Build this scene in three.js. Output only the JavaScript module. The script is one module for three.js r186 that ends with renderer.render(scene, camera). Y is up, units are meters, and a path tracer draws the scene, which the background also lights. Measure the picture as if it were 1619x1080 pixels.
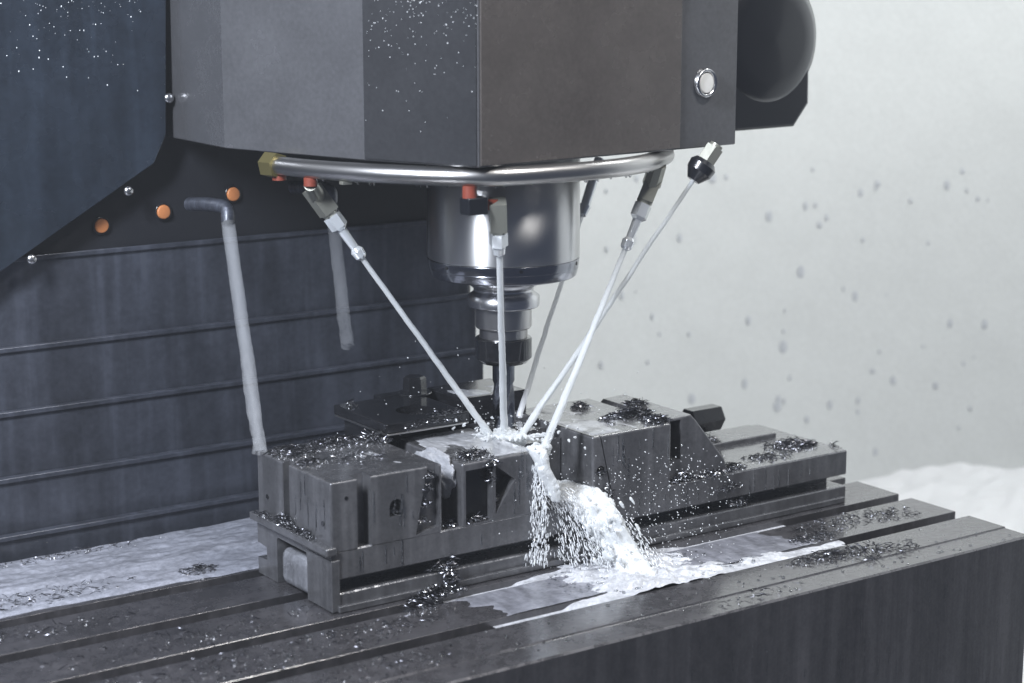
import * as THREE from 'three';
import { RoundedBoxGeometry } from 'three/addons/geometries/RoundedBoxGeometry.js';
import { mergeGeometries, mergeVertices, toCreasedNormals } from 'three/addons/utils/BufferGeometryUtils.js';
import { ImprovedNoise } from 'three/addons/math/ImprovedNoise.js';
import { MarchingCubes } from 'three/addons/objects/MarchingCubes.js';
import { RectAreaLightUniformsLib } from 'three/addons/lights/RectAreaLightUniformsLib.js';
import { Brush, Evaluator, SUBTRACTION } from 'three-bvh-csg';

RectAreaLightUniformsLib.init();
const V = (x, y, z) => new THREE.Vector3(x, y, z);
const scene = new THREE.Scene();

// ---------------------------------------------------------------- camera
const FOCAL = 3000, CX = 809.5, CY = 540;                 // in pixels of the 1619 x 1080 photograph
const eye = V(-0.92729, 0.51300, 1.34575), fwd = V(0.56006, -0.19612, -0.80490).normalize();
const camera = new THREE.PerspectiveCamera(2 * Math.atan(540 / FOCAL) * 180 / Math.PI, 1024 / 683, 0.05, 20);
camera.position.copy(eye);
camera.lookAt(eye.clone().add(fwd));
camera.filmGauge = 36;
camera.focus = 1.66;
camera.userData.fStop = 6;
// ---------------------------------------------------------------- exposure and dim workshop surroundings
const renderer = new THREE.WebGLRenderer({ antialias: true });
renderer.toneMapping = THREE.LinearToneMapping;
renderer.toneMappingExposure = 1.18;
renderer.shadowMap.enabled = true;
scene.background = new THREE.Color().setRGB(0.038, 0.047, 0.074);
scene.fog = new THREE.FogExp2(new THREE.Color().setRGB(0.90, 0.94, 1.0), 0.014);
// ---------------------------------------------------------------- lamps
function workLight(label, at, aim, w, h, power, color) {
  const g = new THREE.Group(); g.name = numbered('work_light'); scene.add(g);
  g.position.copy(at); g.lookAt(aim);                       // +z of the group points at the aim
  g.userData = { label, category: 'lamp', group: 'work lights of the milling machine' };
  const housing = new THREE.Mesh(new RoundedBoxGeometry(w + 0.03, h + 0.03, 0.03, 2, 0.005), new THREE.MeshStandardMaterial({ color: 0x30343a, roughness: 0.5 }));
  housing.name = 'housing'; housing.position.z = -0.017; housing.castShadow = housing.receiveShadow = true; g.add(housing);
  const dm = new THREE.MeshStandardMaterial({ color: 0xffffff, emissive: color, emissiveIntensity: 6, roughness: 0.5 });
  const diffuser = new THREE.Mesh(new RoundedBoxGeometry(w, h, 0.006, 2, 0.002), dm); diffuser.name = 'diffuser'; diffuser.position.z = 0.002; g.add(diffuser);
  const l = new THREE.RectAreaLight(color, power, w, h); l.name = 'work_light_glow';
  l.position.z = 0.008; l.rotation.y = Math.PI; g.add(l);   // an area light shines along its own -z
}
const taken = {};
function numbered(n) { const k = taken[n] = (taken[n] ?? -1) + 1; return k ? `${n}_${String(k).padStart(3, '0')}` : n; }
workLight('long white work light under the enclosure roof facing the pale wall', V(0.62, 1.02, -0.05), V(0.95, 0.15, -0.55), 0.60, 0.10, 41, new THREE.Color().setRGB(0.98, 1.0, 0.99));
workLight('white work light on the enclosure wall left of the table', V(-1.12, 1.00, 0.42), V(-0.05, 0.14, 0.0), 0.16, 0.42, 150, new THREE.Color().setRGB(0.90, 0.96, 1.06));
workLight('unseen white fill light added above and in front of the spindle head', V(0.30, 1.50, 0.82), V(0.0, 0.10, 0.12), 0.50, 0.12, 72, new THREE.Color().setRGB(1.0, 0.98, 0.95));  // added fill for the front faces, out of view

// ---------------------------------------------------------------- helpers: a pixel gives a direction, a plane gives the distance
const right = new THREE.Vector3().crossVectors(fwd, V(0, 1, 0)).normalize(), upv = new THREE.Vector3().crossVectors(right, fwd);
const ray = (px, py) => fwd.clone().addScaledVector(right, (px - CX) / FOCAL).addScaledVector(upv, -(py - CY) / FOCAL);
const on = (axis) => (px, py, value) => { const d = ray(px, py); return eye.clone().addScaledVector(d, (value - eye[axis]) / d[axis]); };
const onX = on('x'), onY = on('y'), onZ = on('z');

function mulberry(a) { return () => { a |= 0; a = a + 0x6D2B79F5 | 0; let t = Math.imul(a ^ a >>> 15, 1 | a); t = t + Math.imul(t ^ t >>> 7, 61 | t) ^ t; return ((t ^ t >>> 14) >>> 0) / 4294967296; }; }
const rnd = mulberry(77);
const R = (a, b) => a + (b - a) * rnd();
const perlin = new ImprovedNoise();
const sm = (a, b, x) => { const t = Math.min(1, Math.max(0, (x - a) / (b - a))); return t * t * (3 - 2 * t); };
function fbm(x, y, z = 0, oct = 4) { let s = 0, a = 0.5; for (let i = 0; i < oct; i++) { s += a * perlin.noise(x, y, z + i * 7.3); x *= 2.03; y *= 2.03; z *= 2.03; a *= 0.5; } return s; }

// tileable fractal noise for textures: blend of four shifted copies
function tile(f) { return (u, v) => { const a = f(u, v), b = f(u - 1, v), c = f(u, v - 1), d = f(u - 1, v - 1); const wx = 1 - u, wy = 1 - v; const n = Math.hypot(wx * wy, u * wy, wx * v, u * v); return (a * wx * wy + b * u * wy + c * wx * v + d * u * v) / n; }; }
function texture(size, fn, srgb = false, rep = 4) {
  const data = new Uint8Array(size * size * 4);
  for (let j = 0; j < size; j++) for (let i = 0; i < size; i++) {
    const c = fn(i / size, j / size), k = 4 * (j * size + i), q = typeof c === 'number' ? [c, c, c] : c;
    for (let m = 0; m < 3; m++) data[k + m] = Math.max(0, Math.min(255, Math.round(q[m] * 255)));
    data[k + 3] = 255;
  }
  const t = new THREE.DataTexture(data, size, size); t.magFilter = THREE.LinearFilter; t.minFilter = THREE.LinearMipmapLinearFilter; t.generateMipmaps = true;
  t.wrapS = t.wrapT = THREE.RepeatWrapping; t.repeat.set(rep, rep); if (srgb) t.colorSpace = THREE.SRGBColorSpace; t.needsUpdate = true;
  return t;
}
const SIZE = 512;
function cached(f) { const g = tile(f), a = new Float32Array(SIZE * SIZE); for (let j = 0; j < SIZE; j++) for (let i = 0; i < SIZE; i++) a[j * SIZE + i] = g(i / SIZE, j / SIZE); return (u, v) => a[(Math.round(v * SIZE) % SIZE) * SIZE + Math.round(u * SIZE) % SIZE]; }
const nA = cached((u, v) => fbm(u * 5, v * 5, 1.5, 5)), nB = cached((u, v) => fbm(u * 22, v * 22, 9.1, 4)), nS = cached((u, v) => fbm(u * 34, v * 2.2, 4.4, 4)), nS2 = cached((u, v) => fbm(u * 11, v * 0.9, 14.4, 3)), nR = cached((u, v) => fbm(u * 12, v * 30, 21.4, 4)), nG = cached((u, v) => fbm(u * 90, v * 90, 31.4, 2));
// wet, worn steel: patches of film, ripples, fine grain
const T = {
  steelColor: texture(512, (u, v) => { const a = nA(u, v), b = nB(u, v), g = nG(u, v); const s = 0.80 + 0.22 * a + 0.16 * b + 0.16 * g; return [s, s, s * 1.01]; }, true, 5),
  steelRough: texture(512, (u, v) => 0.42 + 0.5 * nA(u, v) + 0.32 * nB(u, v) + 0.2 * nG(u, v), false, 5),
  ripple: texture(512, (u, v) => 0.5 + 0.45 * nR(u, v) + 0.3 * nB(u, v) + 0.1 * nG(u, v), false, 6),
  streakColor: texture(512, (u, v) => { const s = nS(u, v), t = nS2(u, v), g = nG(u, v), b = nB(u, v); const k = 0.76 + 0.22 * Math.max(0, s) + 0.45 * Math.max(0, t) + 0.10 * g + 0.09 * b; return [k, k, k * 1.01]; }, true, 4),
  streakRough: texture(512, (u, v) => 0.55 + 0.18 * nS(u, v) + 0.22 * nS2(u, v) + 0.15 * nB(u, v), false, 4),
  softColor: texture(512, (u, v) => { const k = 0.74 + 0.30 * Math.max(0, nS(u, v)) + 0.50 * Math.max(0, nS2(u, v)) + 0.16 * nA(u, v) + 0.12 * nG(u, v) + 0.10 * nB(u, v); return [k, k, k * 1.01]; }, true, 2.2),
  streakBump: texture(512, (u, v) => 0.5 + 0.4 * nS(u, v) + 0.4 * nS2(u, v) + 0.2 * nG(u, v), false, 4),
  foam: texture(512, (u, v) => 0.5 + 0.5 * nB(u, v) + 0.5 * nG(u, v), false, 8),
  foamColor: texture(512, (u, v) => { const k = 0.90 + 0.16 * nA(u, v) + 0.22 * nB(u, v) + 0.16 * nG(u, v); return [k, k, k]; }, true, 8),
  milkFlow: texture(512, (u, v) => { const k = 0.82 + 0.30 * nR(v, u) + 0.18 * nA(u, v) + 0.12 * nG(u, v); return [k, k, k]; }, true, 4),
  paint: texture(512, (u, v) => { const k = 0.88 + 0.10 * nA(u, v) + 0.10 * nG(u, v); return [k, k, k]; }, true, 3),
  wall: texture(512, (u, v) => { const k = 0.95 + 0.03 * nA(u, v) + 0.05 * nG(u, v); return [k, k, k]; }, true, 3),
  paintRough: texture(512, (u, v) => 0.5 + 0.35 * nA(u, v) + 0.2 * nB(u, v), false, 3),
};
const lin = (r, g, b) => new THREE.Color().setRGB(r, g, b ?? r);
const std = (o) => new THREE.MeshStandardMaterial(o), phy = (o) => new THREE.MeshPhysicalMaterial(o);
const M = {
  viseTop: phy({ color: lin(0.195, 0.195, 0.202), metalness: 0.5, roughness: 0.6, map: T.steelColor, roughnessMap: T.steelRough, bumpMap: T.ripple, bumpScale: 0.0007, clearcoat: 1.0, clearcoatRoughness: 0.1 }),
  viseSide: phy({ color: lin(0.195, 0.195, 0.202), metalness: 0.5, roughness: 0.75, map: T.streakColor, roughnessMap: T.streakRough, bumpMap: T.streakBump, bumpScale: 0.0004, clearcoat: 0.7, clearcoatRoughness: 0.15 }),
  tableTop: phy({ color: lin(0.115, 0.110, 0.116), metalness: 0.45, roughness: 0.7, map: T.steelColor, roughnessMap: T.steelRough, bumpMap: T.ripple, bumpScale: 0.0005, clearcoat: 1.0, clearcoatRoughness: 0.14 }),
  tableSide: phy({ color: lin(0.115, 0.110, 0.116), metalness: 0.45, roughness: 0.75, map: T.streakColor, roughnessMap: T.streakRough, bumpMap: T.streakBump, bumpScale: 0.0006, clearcoat: 0.8, clearcoatRoughness: 0.2 }),
  cover: phy({ color: lin(0.110, 0.120, 0.150), metalness: 0.5, roughness: 0.7, map: T.softColor, roughnessMap: T.streakRough, bumpMap: T.streakBump, bumpScale: 0.0003, clearcoat: 0.5, clearcoatRoughness: 0.25 }),
  blackSteel: phy({ color: lin(0.035, 0.036, 0.040), metalness: 0.5, roughness: 0.38, map: T.steelColor, roughnessMap: T.steelRough, clearcoat: 0.6, clearcoatRoughness: 0.12 }),
  chrome: phy({ color: lin(0.60, 0.60, 0.61), metalness: 1, roughness: 0.26 }),
  turned: phy({ color: lin(0.60, 0.60, 0.60), metalness: 1, roughness: 0.34, anisotropy: 0.85, anisotropyRotation: Math.PI / 2 }),
  satin: std({ color: lin(0.50, 0.49, 0.48), metalness: 1, roughness: 0.3 }),
  brass: std({ color: lin(0.42, 0.36, 0.16), metalness: 0.9, roughness: 0.35 }),
  nickel: std({ color: lin(0.31, 0.31, 0.27), metalness: 0.6, roughness: 0.32 }),
  red: std({ color: lin(0.20, 0.045, 0.028), roughness: 0.45 }),
  blackPlastic: phy({ color: lin(0.008, 0.009, 0.012), roughness: 0.3, clearcoat: 0.5, clearcoatRoughness: 0.08 }),
  clear: phy({ color: lin(0.85, 0.88, 0.9), metalness: 0.55, roughness: 0.08, clearcoat: 1, clearcoatRoughness: 0.03 }),
  head: phy({ color: lin(0.125, 0.126, 0.135), roughness: 0.42, metalness: 0.25, map: T.paint, roughnessMap: T.paintRough, clearcoat: 0.35, clearcoatRoughness: 0.25 }),
  darkPaint: phy({ color: lin(0.030, 0.040, 0.056), roughness: 0.55, metalness: 0.1, map: T.softColor, roughnessMap: T.paintRough, clearcoat: 0.35, clearcoatRoughness: 0.3 }),
  column: std({ color: lin(0.010, 0.011, 0.016), roughness: 0.6, map: T.paint }),
  wall: std({ color: lin(0.66, 0.68, 0.68), roughness: 0.6, map: T.wall }),
  milk: phy({ color: lin(0.80, 0.82, 0.83), roughness: 0.6, transmission: 0.3, thickness: 0, clearcoat: 0.6, clearcoatRoughness: 0.1 }),
  foam: phy({ color: lin(0.56, 0.57, 0.61), roughness: 0.45, map: T.foamColor, bumpMap: T.foam, bumpScale: 0.0007, clearcoat: 0.5, clearcoatRoughness: 0.15 }),
  film: phy({ color: lin(0.29, 0.295, 0.34), roughness: 0.3, map: T.milkFlow, bumpMap: T.ripple, bumpScale: 0.0010, clearcoat: 0.8, clearcoatRoughness: 0.1 }),
  milkFilm: phy({ color: lin(0.46, 0.47, 0.50), roughness: 0.35, map: T.milkFlow, bumpMap: T.ripple, bumpScale: 0.0008, clearcoat: 0.8, clearcoatRoughness: 0.12 }),
  jet: phy({ color: lin(0.84, 0.86, 0.87), roughness: 0.8, transmission: 0.5, thickness: 0, transparent: true, opacity: 0.78 }),
  paneReflection: std({ color: lin(0.80, 0.82, 0.86), roughness: 0.5, transparent: true, opacity: 0.12 }),  // translucent stand-in for tubes mirrored in the window pane
  thinJet: std({ color: lin(0.90, 0.92, 0.95), roughness: 0.5, transparent: true, opacity: 0.45 }),
  drop: phy({ color: lin(0.9, 0.92, 0.95), roughness: 0.04, transmission: 1, thickness: 0.002, ior: 1.33 }),
  milkDrop: phy({ color: lin(0.8, 0.82, 0.84), roughness: 0.1, clearcoat: 1, clearcoatRoughness: 0.03 }),
  chip: std({ color: lin(0.38, 0.38, 0.39), metalness: 1, roughness: 0.3 }),
  chipDark: std({ color: lin(0.13, 0.13, 0.145), metalness: 1, roughness: 0.32 }),
  orange: std({ color: lin(0.50, 0.19, 0.07), roughness: 0.45 }),
  white: std({ color: lin(0.84, 0.84, 0.81), roughness: 0.4 }),
  tool: std({ color: lin(0.16, 0.17, 0.20), metalness: 1, roughness: 0.25 }),
  splat: std({ color: lin(0.46, 0.48, 0.51), roughness: 0.4 }),
};

function boxUV(g) {                                         // uv in metres, by the way each face points
  if (g.index) g = g.toNonIndexed();
  const p = g.attributes.position, uv = new Float32Array(p.count * 2), a = V(), b = V(), c = V(), n = V();
  for (let i = 0; i < p.count; i += 3) {
    a.fromBufferAttribute(p, i); b.fromBufferAttribute(p, i + 1); c.fromBufferAttribute(p, i + 2);
    n.crossVectors(b.clone().sub(a), c.clone().sub(a));
    const ax = Math.abs(n.x), ay = Math.abs(n.y), az = Math.abs(n.z);
    [a, b, c].forEach((q, k) => { const j = 2 * (i + k); if (ay >= ax && ay >= az) { uv[j] = q.x; uv[j + 1] = q.z; } else if (ax >= az) { uv[j] = q.z + 0.37; uv[j + 1] = q.y; } else { uv[j] = q.x; uv[j + 1] = q.y; } });
  }
  g.setAttribute('uv', new THREE.BufferAttribute(uv, 2));
  return g;
}
function twoSided(g) {                                      // group 0: faces that look up, group 1: the rest
  g = boxUV(g); if (!g.attributes.normal) g.computeVertexNormals();
  const p = g.attributes.position, up = [], rest = [], a = V(), b = V(), c = V();
  for (let i = 0; i < p.count; i += 3) { a.fromBufferAttribute(p, i); b.fromBufferAttribute(p, i + 1); c.fromBufferAttribute(p, i + 2); const n = b.sub(a).cross(c.sub(a)).normalize(); (n.y > 0.6 ? up : rest).push(i); }
  const out = new THREE.BufferGeometry();
  for (const k of ['position', 'normal', 'uv']) { const s = g.attributes[k], w = s.itemSize, arr = new Float32Array(s.array.length); [...up, ...rest].forEach((i, m) => arr.set(s.array.subarray(i * w, (i + 3) * w), m * 3 * w)); out.setAttribute(k, new THREE.BufferAttribute(arr, w)); }
  out.addGroup(0, up.length * 3, 0); out.addGroup(up.length * 3, rest.length * 3, 1);
  return out;
}
function mesh(name, g, m, parent = scene) {
  const two = Array.isArray(m); g = two ? twoSided(g) : g;
  const o = new THREE.Mesh(g, m); o.name = parent === scene ? numbered(name) : name; o.castShadow = o.receiveShadow = true; parent.add(o); return o;
}
function thing(name, label, category, group, at) { const o = new THREE.Group(); o.name = numbered(name); o.userData = { label, category }; if (group) o.userData.group = group; if (at) o.position.copy(at); scene.add(o); return o; }
function tag(o, label, category, group, kind) { Object.assign(o.userData, { label, category }); if (group) o.userData.group = group; if (kind) o.userData.kind = kind; return o; }
function bx(x0, x1, y0, y1, z0, z1, r = 0.0012) { const g = new RoundedBoxGeometry(x1 - x0, y1 - y0, z1 - z0, 2, Math.min(r, (x1 - x0) / 2.1, (y1 - y0) / 2.1, (z1 - z0) / 2.1)); g.translate((x0 + x1) / 2, (y0 + y1) / 2, (z0 + z1) / 2); return boxUV(g); }
const clean = (g) => { const o = new THREE.BufferGeometry(); const s = g.index ? g.toNonIndexed() : g; for (const k of ['position', 'normal', 'uv']) o.setAttribute(k, s.attributes[k].clone()); return o; };
const ev = new Evaluator(); ev.useGroups = false; ev.attributes = ['position', 'normal', 'uv'];
function cut(g, ...tools) { let a = new Brush(clean(g)); a.updateMatrixWorld(); for (const t of tools) { const b = new Brush(clean(t)); b.updateMatrixWorld(); a = ev.evaluate(a, b, SUBTRACTION); } return boxUV(clean(a.geometry)); }
function extr(pts, depth, bevel = 0) {                      // outline in x, y pushed along z
  const s = new THREE.Shape(pts.map(([x, y]) => new THREE.Vector2(x, y)));
  return boxUV(new THREE.ExtrudeGeometry(s, { depth, bevelEnabled: bevel > 0, bevelThickness: bevel, bevelSize: bevel, bevelOffset: -bevel, bevelSegments: 2, curveSegments: 24 }));
}
function rod(a, b, r1, r2 = r1, seg = 20, flat = false) {
  const d = b.clone().sub(a), L = d.length(); let g = new THREE.CylinderGeometry(r2, r1, L, seg, 1); if (flat) { g = g.toNonIndexed(); g.computeVertexNormals(); }
  g.applyQuaternion(new THREE.Quaternion().setFromUnitVectors(V(0, 1, 0), d.normalize())); g.translate((a.x + b.x) / 2, (a.y + b.y) / 2, (a.z + b.z) / 2); return clean(g);
}
const lathe = (pts, seg = 64) => new THREE.LatheGeometry(pts.map(([r, y]) => new THREE.Vector2(r, y)), seg);
const lerp = (a, b, t) => a.clone().lerp(b, t);
const merge = (...g) => mergeGeometries(g.map(clean));

// ---------------------------------------------------------------- enclosure: pale wall behind, dark column
{
  // back wall that turns in a wide cove into the right-hand wall
  const pts = [[0.14, -0.78], [0.75, -0.78]];
  for (let k = 0; k <= 16; k++) { const t = k / 16 * Math.PI / 2; pts.push([0.75 + 0.5 * Math.sin(t), -0.28 - 0.5 * Math.cos(t)]); }
  pts.push([1.25, 0.9]);
  const outer = pts.map(([x, z]) => [x + 0.012, z - 0.012]).reverse();
  const s = new THREE.Shape([...pts, ...outer].map(([x, z]) => new THREE.Vector2(x, -z)));
  let g = new THREE.ExtrudeGeometry(s, { depth: 1.9, bevelEnabled: false }); g.rotateX(-Math.PI / 2); g.translate(0, -0.6, 0);
  g = toCreasedNormals(g, 0.5);
  tag(mesh('enclosure_wall', boxUV(g), M.wall), 'pale painted enclosure wall behind the spindle and table', 'wall', null, 'structure');
  const floor = mesh('enclosure_floor', bx(-1.2, 1.25, -0.62, -0.60, -0.79, 0.7, 0.002), M.wall); tag(floor, 'pale pan under the machine table', 'floor', null, 'structure');
  const col = mesh('machine_column', bx(-1.15, 0.156, -0.58, 1.1, -0.76, -0.285, 0.004), M.column); tag(col, 'dark machine column behind the spindle head', 'column', null, 'structure');
}
// ---------------------------------------------------------------- stepped steel way cover
{
  const w = thing('way_cover', 'stepped grey steel way cover with drip streaks behind the table', 'way cover');
  // tops of the overlapping plates read from the photograph at its left edge
  const tops = [[410, -0.283], [553, -0.268], [655, -0.253], [760, -0.238], [852, -0.223]];
  const ys = tops.map(([py, z]) => onZ(0, py, z).y);
  tops.forEach(([, z], k) => {
    const y1 = ys[k], y0 = k < tops.length - 1 ? ys[k + 1] - 0.012 : -0.09;
    const plate = mesh('plate', bx(-1.1, 0.152 - 0.001 * k, y0, y1, z - 0.012, z, 0.0025), M.cover, w);
    mesh('lip', bx(-1.1, 0.152 - 0.001 * k, y1 - 0.0035, y1 + 0.0015, z + 0.0002, z + 0.0030, 0.0013), M.cover, plate);
  });
}
// ---------------------------------------------------------------- machine table with T-slots
const SLOTS = [0.167, 0.0935, 0.020, -0.0535, -0.127], ZF = 0.249, XR = 0.413;
{
  const t = thing('machine_table', 'wet dark steel machine table with long T-slots', 'table');
  const c = 0.0002, n = 0.0085, w = 0.016, d1 = 0.016, d2 = 0.028;
  const o = [[ZF, -0.34], [ZF, -0.0026], [ZF - 0.002, -0.0012], [0.2195, -0.0012], [0.2185, 0]];
  for (const z of SLOTS) o.push([z + n + c, 0], [z + n, -c], [z + n, -d1], [z + w, -d1], [z + w, -d2], [z - w, -d2], [z - w, -d1], [z - n, -d1], [z - n, -c], [z - n - c, 0]);
  o.push([-0.205, 0], [-0.207, -0.002], [-0.207, -0.34]);
  const s = new THREE.Shape(o.map(([z, y]) => new THREE.Vector2(-z, y)));
  let g = new THREE.ExtrudeGeometry(s, { depth: 1.5, bevelEnabled: true, bevelThickness: 0.0012, bevelSize: 0.0012, bevelOffset: -0.0012, bevelSegments: 2 });
  g.rotateY(Math.PI / 2); g.translate(XR - 1.5, 0, 0);
  mesh('table_body', boxUV(g), [M.tableTop, M.tableSide], t);
}
// ---------------------------------------------------------------- spindle head
const YH = 0.355, YR = 0.3455;
{
  const h = thing('spindle_housing', 'dark grey sheet metal spindle head cover with a round white plug', 'spindle head');
  const p = [[1162, 227], [757, 264], [575, 252], [355, 233], [262, 214]].map(([x, y]) => onY(x, y, YH));
  const plan = [...p.map((q) => [q.x, q.z]), [p[4].x + 0.01, -0.27], [p[0].x, -0.27]];
  const s = new THREE.Shape(plan.map(([x, z]) => new THREE.Vector2(x, -z)));
  let g = new THREE.ExtrudeGeometry(s, { depth: 0.55, bevelEnabled: true, bevelThickness: 0.0008, bevelSize: 0.0008, bevelOffset: -0.0008, bevelSegments: 1 }); g.rotateX(-Math.PI / 2); g.translate(0, YH, 0);
  mesh('cover', boxUV(g), M.head, h);
  // folded rim under the front panel, seam line beside its edge
  const a = p[0], b = p[1], dir = b.clone().sub(a).normalize(), nrm = V(-dir.z, 0, dir.x); if (nrm.z < 0) nrm.negate();
  const plateOn = (name, i0, px0, px1, m, lab) => {          // added plate with painted reflection tone between outline points i0 and i0 + 1
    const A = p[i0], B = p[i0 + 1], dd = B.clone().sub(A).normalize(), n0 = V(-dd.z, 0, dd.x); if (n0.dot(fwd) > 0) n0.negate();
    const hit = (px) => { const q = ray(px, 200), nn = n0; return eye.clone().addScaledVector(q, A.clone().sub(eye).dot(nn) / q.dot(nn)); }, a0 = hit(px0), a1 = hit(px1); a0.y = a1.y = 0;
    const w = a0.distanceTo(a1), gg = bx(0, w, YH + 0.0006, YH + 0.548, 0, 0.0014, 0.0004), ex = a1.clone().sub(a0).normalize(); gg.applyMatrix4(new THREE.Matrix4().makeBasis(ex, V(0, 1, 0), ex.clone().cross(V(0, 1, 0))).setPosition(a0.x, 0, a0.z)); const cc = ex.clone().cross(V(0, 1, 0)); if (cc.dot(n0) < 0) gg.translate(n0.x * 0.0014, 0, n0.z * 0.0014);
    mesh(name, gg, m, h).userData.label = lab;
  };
  plateOn('reflection_plate', 1, 577, 754.5, phy({ color: lin(0.060, 0.061, 0.066), roughness: 0.36, metalness: 0.3, map: T.paint, roughnessMap: T.paintRough, clearcoat: 0.6, clearcoatRoughness: 0.15 }), 'added plate, darker reflection tone in its paint, with water droplets');  // dark band of a window reflection put into the paint
  plateOn('reflection_plate', 0, 759, 1074, phy({ color: lin(0.135, 0.120, 0.112), roughness: 0.5, metalness: 0.2, map: T.paint, roughnessMap: T.paintRough, clearcoat: 0.4, clearcoatRoughness: 0.25 }), 'added front plate, warm grey reflection tone in its paint');  // brownish reflection tone put into this plate's colour
  // white plug on the front panel
  const d = ray(1113, 131), t = a.clone().sub(eye).dot(nrm) / d.dot(nrm), c = eye.clone().addScaledVector(d, t);
  const q = new THREE.Quaternion().setFromUnitVectors(V(0, 1, 0), nrm);
  const put = (gg) => { gg.applyQuaternion(q); gg.translate(c.x, c.y, c.z); return gg; };
  const plug = mesh('plug', put(lathe([[0, 0.0038], [0.0082, 0.0038], [0.0088, 0.0032], [0.0088, 0.0]], 40)), M.white, h);
  mesh('bezel', put(lathe([[0.0092, 0.0015], [0.0094, 0.0034], [0.0112, 0.0052], [0.0126, 0.0035], [0.0130, 0.0005]], 40)), M.chrome, plug);
  // side sheet with the sloping lower edge
  const zp = -0.262, e = [[262, 213], [243, 258], [0, 430], [-160, 545], [-160, -120], [262, -120]].map(([x, y]) => onZ(x, y, zp));
  const sh = extr(e.map((v) => [v.x, v.y]), 0.003, 0.0006); sh.translate(0, 0, zp - 0.003);
  const side = mesh('side_sheet', sh, M.darkPaint, h);
  for (const [x, y] of [[267, 155], [203, 302], [50, 410]]) { const v = onZ(x, y, zp); const gg = lathe([[0, 0.0035], [0.003, 0.003], [0.0045, 0.0012], [0.0048, 0]], 20); gg.rotateX(Math.PI / 2); gg.translate(v.x, v.y, x > 250 ? zp : zp); mesh('screw', gg, M.chrome, side); }
}
// orange light reflections from the window, built as added discs on the column
for (const [x, y, w] of [[160, 357, 'nearest the sloping sheet edge'], [258, 335, 'middle one of the row'], [368, 307, 'beside the added elbow']]) {
  const v = onZ(x, y, -0.283), o = thing('reflection_disc', `orange light reflection shaped as an added disc on the dark column, ${w}`, 'plug', 'orange reflections shaped as discs', v);
  const g = lathe([[0, 0.003], [0.0055, 0.0028], [0.0066, 0.0018], [0.0068, -0.002]], 28); g.rotateX(Math.PI / 2); mesh('cap', g, M.orange, o);
  const k = new THREE.TorusGeometry(0.0074, 0.0010, 8, 28); mesh('rim', k, M.blackPlastic, o);
}
// motor housing at the right of the head
{
  const z = -0.02, m = thing('motor_housing', 'glossy black rounded motor housing beside the spindle head', 'motor');
  const P = (x, y) => { const v = onZ(x, y, z); return [v.x, v.y]; };
  const lo = extr([P(1120, 211), P(1253, 200), P(1276, 163), P(1277, 100), P(1277, 10), P(1120, 10)], 0.16, 0.003); lo.translate(0, 0, z - 0.16);
  mesh('lower_cover', lo, M.blackPlastic, m);
  const c = onZ(1213, 62, z), e = onZ(1299, 62, z), r = e.x - c.x;
  const g = lathe([[0, 0.012], [r * 0.55, 0.0112], [r * 0.76, 0.0085], [r * 0.9, 0.002], [r * 0.97, -0.008], [r, -0.020], [r, -0.2]], 64); g.rotateX(Math.PI / 2); g.translate(c.x, c.y, z - 0.002);
  mesh('motor_drum', g, M.blackPlastic, m);
}
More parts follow.
